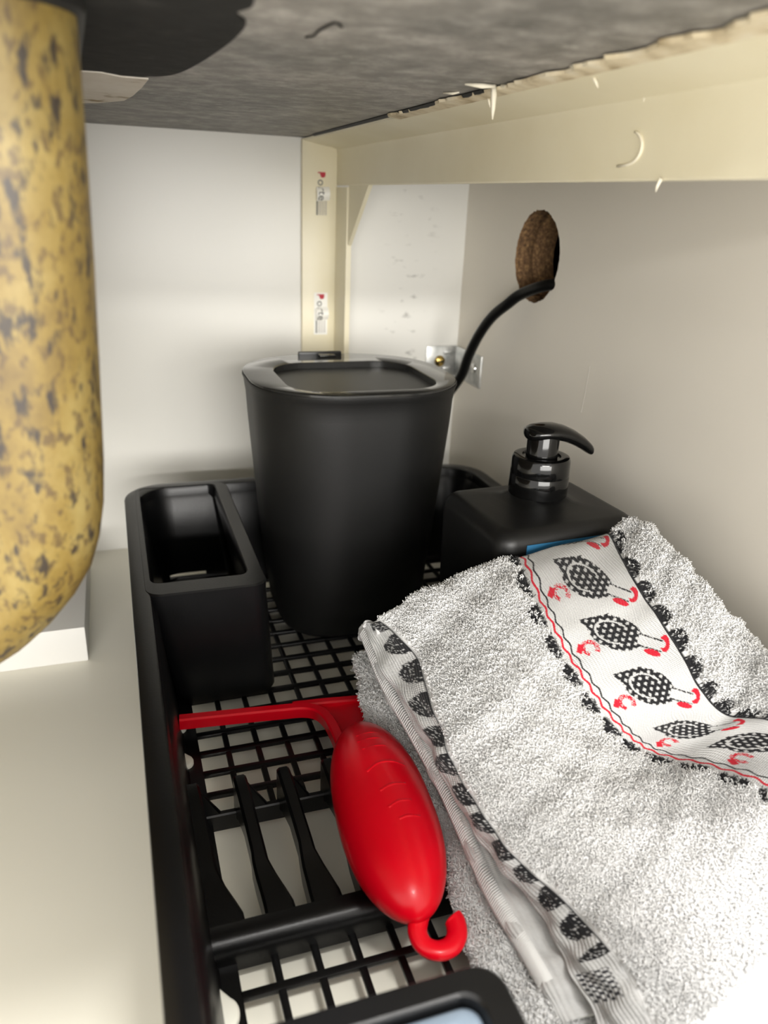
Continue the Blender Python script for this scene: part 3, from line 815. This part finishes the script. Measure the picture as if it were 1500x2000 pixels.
tw = thing('folded_towel', (.19, .24, ZG), 'folded white terry towel with a woven border of black and red birds', 'towel')

# control columns, far edge to near edge
hemout = [(.1149, .3473, .0860), (.1148, .3198, .0790), (.1184, .2901, .0710), (.1229, .2617, .0620), (.1264, .2363, .0540), (.1319, .2114, .0480), (.1390, .1868, .0430), (.1383, .1679, .0400)]
hem = [(.1196, .3360, .0957), (.1285, .3074, .0920), (.1248, .2700, .0840), (.1238, .2453, .0750), (.1279, .2214, .0670), (.1346, .2013, .0600), (.1447, .1840, .0550), (.1515, .1609, .0520)]
mid = [(.1488, .3244, .1180), (.1530, .2921, .1130), (.1506, .2557, .1040), (.1543, .2343, .0930), (.1612, .2161, .0820), (.1694, .1986, .0740), (.1812, .1848, .0680), (.1862, .1656, .0640)]
bandl = [(.1870, .3179, .1320), (.1800, .2835, .1250), (.1809, .2610, .1130), (.1878, .2449, .0990), (.1999, .2349, .0830), (.2179, .2313, .0690), (.2347, .2129, .0720), (.2410, .1860, .0800)]
bandr = [(.2412, .3192, .1400), (.2308, .2849, .1350), (.2303, .2634, .1260), (.2334, .2458, .1150), (.2382, .2321, .1010), (.2490, .2250, .0900), (.2558, .2094, .0970), (.2662, .1899, .1000)]
right = [(.2542, .3147, .1480), (.2542, .2901, .1440), (.2551, .2703, .1380), (.2565, .2517, .1300), (.2641, .2407, .1200), (.2645, .2227, .1160), (.2633, .1987, .1200), (.2665, .1760, .1250)]
def back_rows(c, dz, dy):
    x, y, z = c[0]
    return [(x, y + dy * .35, z - dz), (x, y + dy, z - dz * .28)] + list(c)
def front_rows(c, drop, dy):
    x, y, z = c[-1]
    return list(c) + [(x + .002, y - dy, z - drop * .30), (x + .003, y - dy * 2.6, max(.020, z - drop * .85)), (x + .004, y - dy * 4.2, max(.0175, z - drop * 1.4)), (x + .004, y - dy * 5.2, .0165)]
cols = []
for c, dz, dyb, dr in ((hemout, .012, .0005, .012), (hem, .022, .002, .016), (mid, .034, .005, .020), (bandl, .036, .005, .026), (bandr, .036, .005, .034), (right, .036, .005, .04)):
    cols.append(front_rows(back_rows(c, dz, dyb), dr, .013))
r = np.array(cols[-1])
cols.append([tuple(p) for p in r + np.array([.0085, .001, -.018])])
cols.append([tuple(p) for p in r * np.array([1, 1, 0]) + np.stack([np.full(len(r), .0065), np.full(len(r), .002), np.maximum(.02, r[:, 2] - .070)], 1)])
SEG = [34, 34, 60, 170, 44, 12, 14]
S, T, SP = grid_surface(cols, SEG, 52)
# soft lumps so that the cloth does not look like a sheet of metal
nr, nc = S.shape[:2]
Nn = normals(S)
tt, ss = np.meshgrid(T, SP, indexing='ij')
terry_w = np.clip(np.minimum(np.abs(ss - 1.0), 1), 0, 1)
lump = .0011 * np.sin(ss * 5.1 + tt * 2.3) * np.sin(tt * 3.7 - ss * 1.9) + .0006 * np.sin(ss * 11 - tt * 5 + 1) + .0005 * np.sin(tt * 9.5 + ss * 4)
flat_zone = ((ss >= 3) & (ss <= 4))
S = S + Nn * (lump * np.where(flat_zone, .35, 1.0))[..., None]
T0 = tt - 2.0                                                # 0 at the far top edge

# colours woven into the cloth
D = np.ones((nr, nc, 3)) * WHITE
def weave_noise(): return RNG.random((nr, nc))
wn = weave_noise()
def paint(mask, col): D[mask] = col
# border band: a across in units of band width*195, b along
A_ = (ss - 3.0) * 195; B_ = T0 * 83
per = 53.5
# scallops outside both band edges (short of the far fold the pattern simply runs on)
def scallops(a, b, depth, half, phase, p):
    q = ((b + phase + p / 2) % p) - p / 2
    return (a >= 0) & ((a / depth) ** 2 + (q / half) ** 2 < 1)
arc0 = np.concatenate([np.zeros((nr, 1)), np.cumsum(np.linalg.norm(np.diff(S, axis=1), axis=2), 1)], 1)
kl, kr = int(np.argmin(np.abs(SP - 3))), int(np.argmin(np.abs(SP - 4)))
left_px = np.where(ss < 3, (arc0[:, kl:kl + 1] - arc0) / .00027, -1)      # distance left of the band
right_px = np.where(ss > 4, (arc0 - arc0[:, kr:kr + 1]) / .00027, -1)
jag = (wn - .5) * 7
paint(scallops(left_px + np.abs(jag) * .3, B_, 25, 22, 5, per) & (left_px >= 0) & (wn > .10), BLACK)
paint(scallops(right_px + np.abs(jag) * .3, B_, 27, 22, 30, per) & (right_px >= 0) & (wn > .14), BLACK)
inb = (ss >= 3) & (ss <= 4)
wob = 2.2 * np.sin(B_ * .22)
paint(inb & (np.abs(A_ - 11 - wob) < 2.4), RED)
paint(inb & (np.abs(A_ - 22 + wob) < 1.7), BLACK)
paint(inb & (A_ > 191), BLACK)
paint((ss > 2.985) & (ss < 3.0), WHITE * .9)
for tc_ in (-.45, .85, 2.12, 3.42, 4.85, 6.15, 7.45):
    a = A_ - 106; bb = (T0 - tc_) * 83
    p = (a + bb) * .7071; q_ = (bb - a) * .7071              # p tail->head, q toward the feet
    jit = (wn - .5) * 4
    body = ((p / 47) ** 2 + (q_ / 31) ** 2 < 1 + jit * .03)
    tail = (p < -20) & (p > -66) & (np.abs(q_ + 7 + (p + 20) * .18) < (p + 66) * .55)
    blk = inb & (body | tail)
    pi_, qi_ = np.floor(p / 5.5), np.floor(q_ / 5.5)
    dots = ((pi_ + 2 * qi_) % 4 == 0) & (((p / 5.5) % 1) > .10)
    wing = np.abs(np.hypot((p + 4) / 30, (q_ - 0) / 20) - 1) < .07
    wing &= (p < 12)
    paint(blk, BLACK); paint(blk & (dots | wing), WHITE * .95)
    neck = inb & (p > 38) & (p < 82) & (np.abs(q_ + 2 - (p - 60) * -.06) < 13)
    paint(neck & ((np.abs(np.abs(q_ + 2) - 11) < 1.8)) & (wn > .25), BLACK)
    paint(neck & (np.abs(q_ + 2) < 9), WHITE)
    paint(inb & (((p - 86) / 10) ** 2 + ((q_ + 10) / 17) ** 2 < 1 + jit * .06) & ~(((p - 79) / 9) ** 2 + ((q_ + 8) / 9) ** 2 < 1), RED)
    paint(inb & (((p - 67) / 15) ** 2 + ((q_ - 15) / 6) ** 2 < 1 + jit * .06), RED)
    ft = np.hypot((p + 32) / 15, (q_ - 42) / 14)
    paint(inb & (np.abs(ft - .8) < .26) & (wn > .25) & ~((p > -30) & (q_ > 44)), RED)
    paint(inb & (np.abs(p + 48) < 5) & (np.abs(q_ - 50) < 8), RED)
# hem strip on the left: half discs hanging from the terry edge
h = ss                                                        # 0 outer edge .. 1 terry edge
qh = ((T0 - .16 + .285) % .57) - .285
paint((h < 1) & (((1 - h) / .62) ** 2 + (qh / .215) ** 2 < 1 + (wn - .5) * .25) & (T0 < 7.0) & (wn > .12), BLACK)
paint((h < 1) & (h > .955) & (T0 < 7.0), BLACK)
paint((h < .8) & (h > .1) & (T0 > 7.2) & (T0 < 8.0) & (((np.floor(h * 9) + np.floor(T0 * 14)) % 2) == 0), BLACK * 3)
D *= (1 - .10 * RNG.random((nr, nc, 1)))
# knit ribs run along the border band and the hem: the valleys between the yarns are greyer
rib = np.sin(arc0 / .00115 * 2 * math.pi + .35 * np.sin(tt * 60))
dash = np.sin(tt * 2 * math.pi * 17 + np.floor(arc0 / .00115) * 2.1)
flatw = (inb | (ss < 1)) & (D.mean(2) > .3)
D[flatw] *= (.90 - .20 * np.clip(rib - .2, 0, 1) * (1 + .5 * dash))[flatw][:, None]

arc_s = np.concatenate([np.zeros((nr, 1)), np.cumsum(np.linalg.norm(np.diff(S, axis=1), axis=2), 1)], 1)
arc_t = np.concatenate([np.zeros((1, nc)), np.cumsum(np.linalg.norm(np.diff(S, axis=0), axis=2), 0)], 0)
arc_t = np.repeat(arc_t.mean(1, keepdims=True), nc, 1)

def panel(name, i0, i1, mat, thick=.0022, r0=0):
    sub = S[r0:, i0:i1 + 1]; n_ = Nn[r0:, i0:i1 + 1]
    V = sub.reshape(-1, 3); C_ = D[r0:, i0:i1 + 1].reshape(-1, 3)
    uv = np.stack([arc_s[r0:, i0:i1 + 1], arc_t[r0:, i0:i1 + 1]], 2).reshape(-1, 2)
    o = fast_mesh(name, V, grid_faces(nr - r0, i1 - i0 + 1), mat, tw, C_, uv)
    md = o.modifiers.new('thickness', 'SOLIDIFY'); md.thickness = thick; md.offset = -1 if n_[..., 2].mean() > 0 else 1
    return o
idx = np.concatenate([[0], np.cumsum(SEG)])
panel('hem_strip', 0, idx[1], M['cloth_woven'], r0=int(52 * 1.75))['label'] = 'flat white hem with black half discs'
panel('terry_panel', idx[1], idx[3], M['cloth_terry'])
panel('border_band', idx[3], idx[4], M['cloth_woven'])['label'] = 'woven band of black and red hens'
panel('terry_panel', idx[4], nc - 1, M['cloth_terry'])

# lower folds of the same towel
second = [(.1193, .3655, .0700), (.1191, .3280, .0620), (.1231, .2945, .0540), (.1263, .2622, .0460), (.1266, .2342, .0400), (.1264, .2057, .0360), (.1288, .1843, .0330), (.1299, .1680, .0310)]
third = [(.1185, .3717, .0450), (.1129, .3358, .0380), (.1189, .3031, .0330), (.1226, .2617, .0290), (.1186, .2284, .0260), (.1123, .1989, .0230), (.1159, .1803, .0220), (.1187, .1648, .0220)]
def fold(name, edge, lift, reach, mat, roll):
    e = np.array(edge)
    first, last = e[:1] + np.array([[.001, .006, -.004]]), e[-1:] + np.array([[.002, -.012, -.006]])
    e = np.concatenate([first, e, last])
    cs = [e + np.array([roll * 1.6, 0, -roll * 1.5]), e + np.array([roll * .35, 0, -roll * 1.1]), e, e + np.array([roll * .5, 0, roll * .85]), e + np.array([.014, -.001, lift * .8]), e + np.array([.035, -.002, lift]), e + np.array([reach, -.003, lift * 1.1])]
    for c in cs: c[:, 2] = np.maximum(c[:, 2], .0155)
    F_, T_, s_ = grid_surface([c.tolist() for c in cs], [8, 8, 8, 14, 12, 14], 22)
    a, b_ = F_.shape[:2]
    nn = normals(F_)
    t2, s2 = np.meshgrid(T_, s_, indexing='ij')
    F_ = F_ + nn * (.0008 * np.sin(t2 * 4.1 + s2) + .0005 * np.sin(t2 * 9.0 - s2 * 2))[..., None]
    C_ = np.ones((a * b_, 3)) * WHITE * (1 - .08 * RNG.random((a * b_, 1)))
    ar = np.stack([np.repeat(s_[None] * .006, a, 0), np.repeat(T_[:, None] * .03, b_, 1)], 2).reshape(-1, 2)
    o = fast_mesh(name, F_.reshape(-1, 3), grid_faces(a, b_), mat, tw, C_, ar)
    md = o.modifiers.new('thickness', 'SOLIDIFY'); md.thickness = .002; md.offset = -1 if nn[..., 2].mean() > 0 else 1
    return F_, nn, t2, s2
F2, N2, t2a, s2a = fold('middle_fold', second, .0075, .07, M['cloth_woven'], .0042)
F3, N3, t3a, s3a = fold('bottom_fold', third, .0085, .09, M['cloth_terry'], .0055)

# terry loops
def loops(name, P, N_, size, cols_, lean):
    n = len(P)
    up = N_ / (np.linalg.norm(N_, axis=1, keepdims=True) + 1e-9)
    up = np.where(up[:, 2:3] < -.2, -up, up)
    rd = RNG.normal(size=(n, 3)); rd -= (rd * up).sum(1, keepdims=True) * up
    rd /= np.linalg.norm(rd, axis=1, keepdims=True) + 1e-9
    tilt = RNG.normal(size=(n, 3)) * .55 + lean; ax = up + tilt
    ax /= np.linalg.norm(ax, axis=1, keepdims=True)
    hgt = size * RNG.uniform(.6, 1.35, (n, 1)); wid = size * RNG.uniform(.30, .55, (n, 1))
    side = np.cross(rd, ax); side /= np.linalg.norm(side, axis=1, keepdims=True) + 1e-9
    pts = [P - rd * wid * .6 - up * .0004, P - rd * wid * .8 + ax * hgt * .65, P + ax * hgt + side * wid * .25, P + rd * wid * .8 + ax * hgt * .60, P + rd * wid * .5 - up * .0002]
    w = size * .115
    Vv = []
    for i, p in enumerate(pts):
        f = 1.0
        for k in range(3):
            an = 2 * math.pi * k / 3
            d = side * math.cos(an) + (rd * .6 + ax * .4) * math.sin(an) if i in (1, 3) else side * math.cos(an) + (ax if i == 2 else rd) * math.sin(an)
            Vv.append(p + d * w * f)
    Vv = np.stack(Vv, 1)                                      # n,15,3
    fb = []
    for i in range(4):
        for k in range(3): fb.append((3 * i + k, 3 * i + (k + 1) % 3, 3 * i + 3 + (k + 1) % 3, 3 * i + 3 + k))
    Fb = np.array(fb)
    Fa = (Fb[None] + (np.arange(n) * 15)[:, None, None]).reshape(-1, 4)
    cc = np.repeat(cols_, 15, 0)
    o = fast_mesh(name, Vv.reshape(-1, 3), Fa, M['pile'], tw, cc)
    o['kind'] = 'stuff'
    return o

def scatter(S_, N_, mask, count):
    d1 = S_[1:, :-1] - S_[:-1, :-1]; d2 = S_[:-1, 1:] - S_[:-1, :-1]
    ar = np.linalg.norm(np.cross(d1, d2), axis=2) * mask[:-1, :-1]
    pr = (ar / ar.sum()).ravel()
    ch = RNG.choice(pr.size, count, p=pr)
    i, j = np.divmod(ch, ar.shape[1])
    u, v = RNG.random((2, count, 1))
    return S_[i, j] + d1[i, j] * u + d2[i, j] * v, N_[i, j], i, j

dark = D.mean(2) < .35
terry = (((ss > 1.04) & (ss < 2.96)) | ((ss > 4.05) & (ss < 6.4))) & (T0 > -1.6) & (T0 < 8.7) & ~dark
P, Nq, i_, j_ = scatter(S, Nn, terry.astype(float), 66000)
cl = WHITE * RNG.uniform(1.18, 1.38, (len(P), 1))
loops('terry_pile', P, Nq, .0019, cl, np.array([0.0, -.25, 0.0]))
P, Nq, i_, j_ = scatter(S, Nn, (dark & ((ss > 4.0) | (ss < 2.99)) & (ss > 1.05) & (T0 > -1.5) & (T0 < 8)).astype(float), 2200)
loops('black_pile', P, Nq, .0012, np.repeat(BLACK[None] * 1.2, len(P), 0), np.array([0.0, -.2, 0.0]))
P, Nq, i_, j_ = scatter(F3, N3, ((s3a > .6) & (s3a < 5.0)).astype(float), 13000)
loops('terry_pile', P, Nq, .0021, WHITE * RNG.uniform(1.16, 1.34, (len(P), 1)), np.array([-.2, 0, 0.0]))
# whip stitches along the middle fold's edge
rowpts = catmull(np.array(second) + np.array([-.0002, 0, .0005]), 24)
vs = []; fs = []
for k in range(len(rowpts) - 1):
    p = Vector(rowpts[k]); t = (Vector(rowpts[k + 1]) - p).normalized()
    v_, f_ = tube([p + Vector((.0040, 0, .0042)), p + Vector((.0012, 0, .0030)) + t * .0003, p + Vector((-.0006, 0, .0004)) + t * .0006, p + Vector((.0002, 0, -.0028)) + t * .0010], .00045, 5)
    o_ = len(vs); vs += v_; fs += [tuple(i + o_ for i in f) for f in f_]
st = mk('hem_stitching', vs, fs, material('stitch_thread', (.80, .80, .79), .8), tw, True)
st['kind'] = 'stuff'
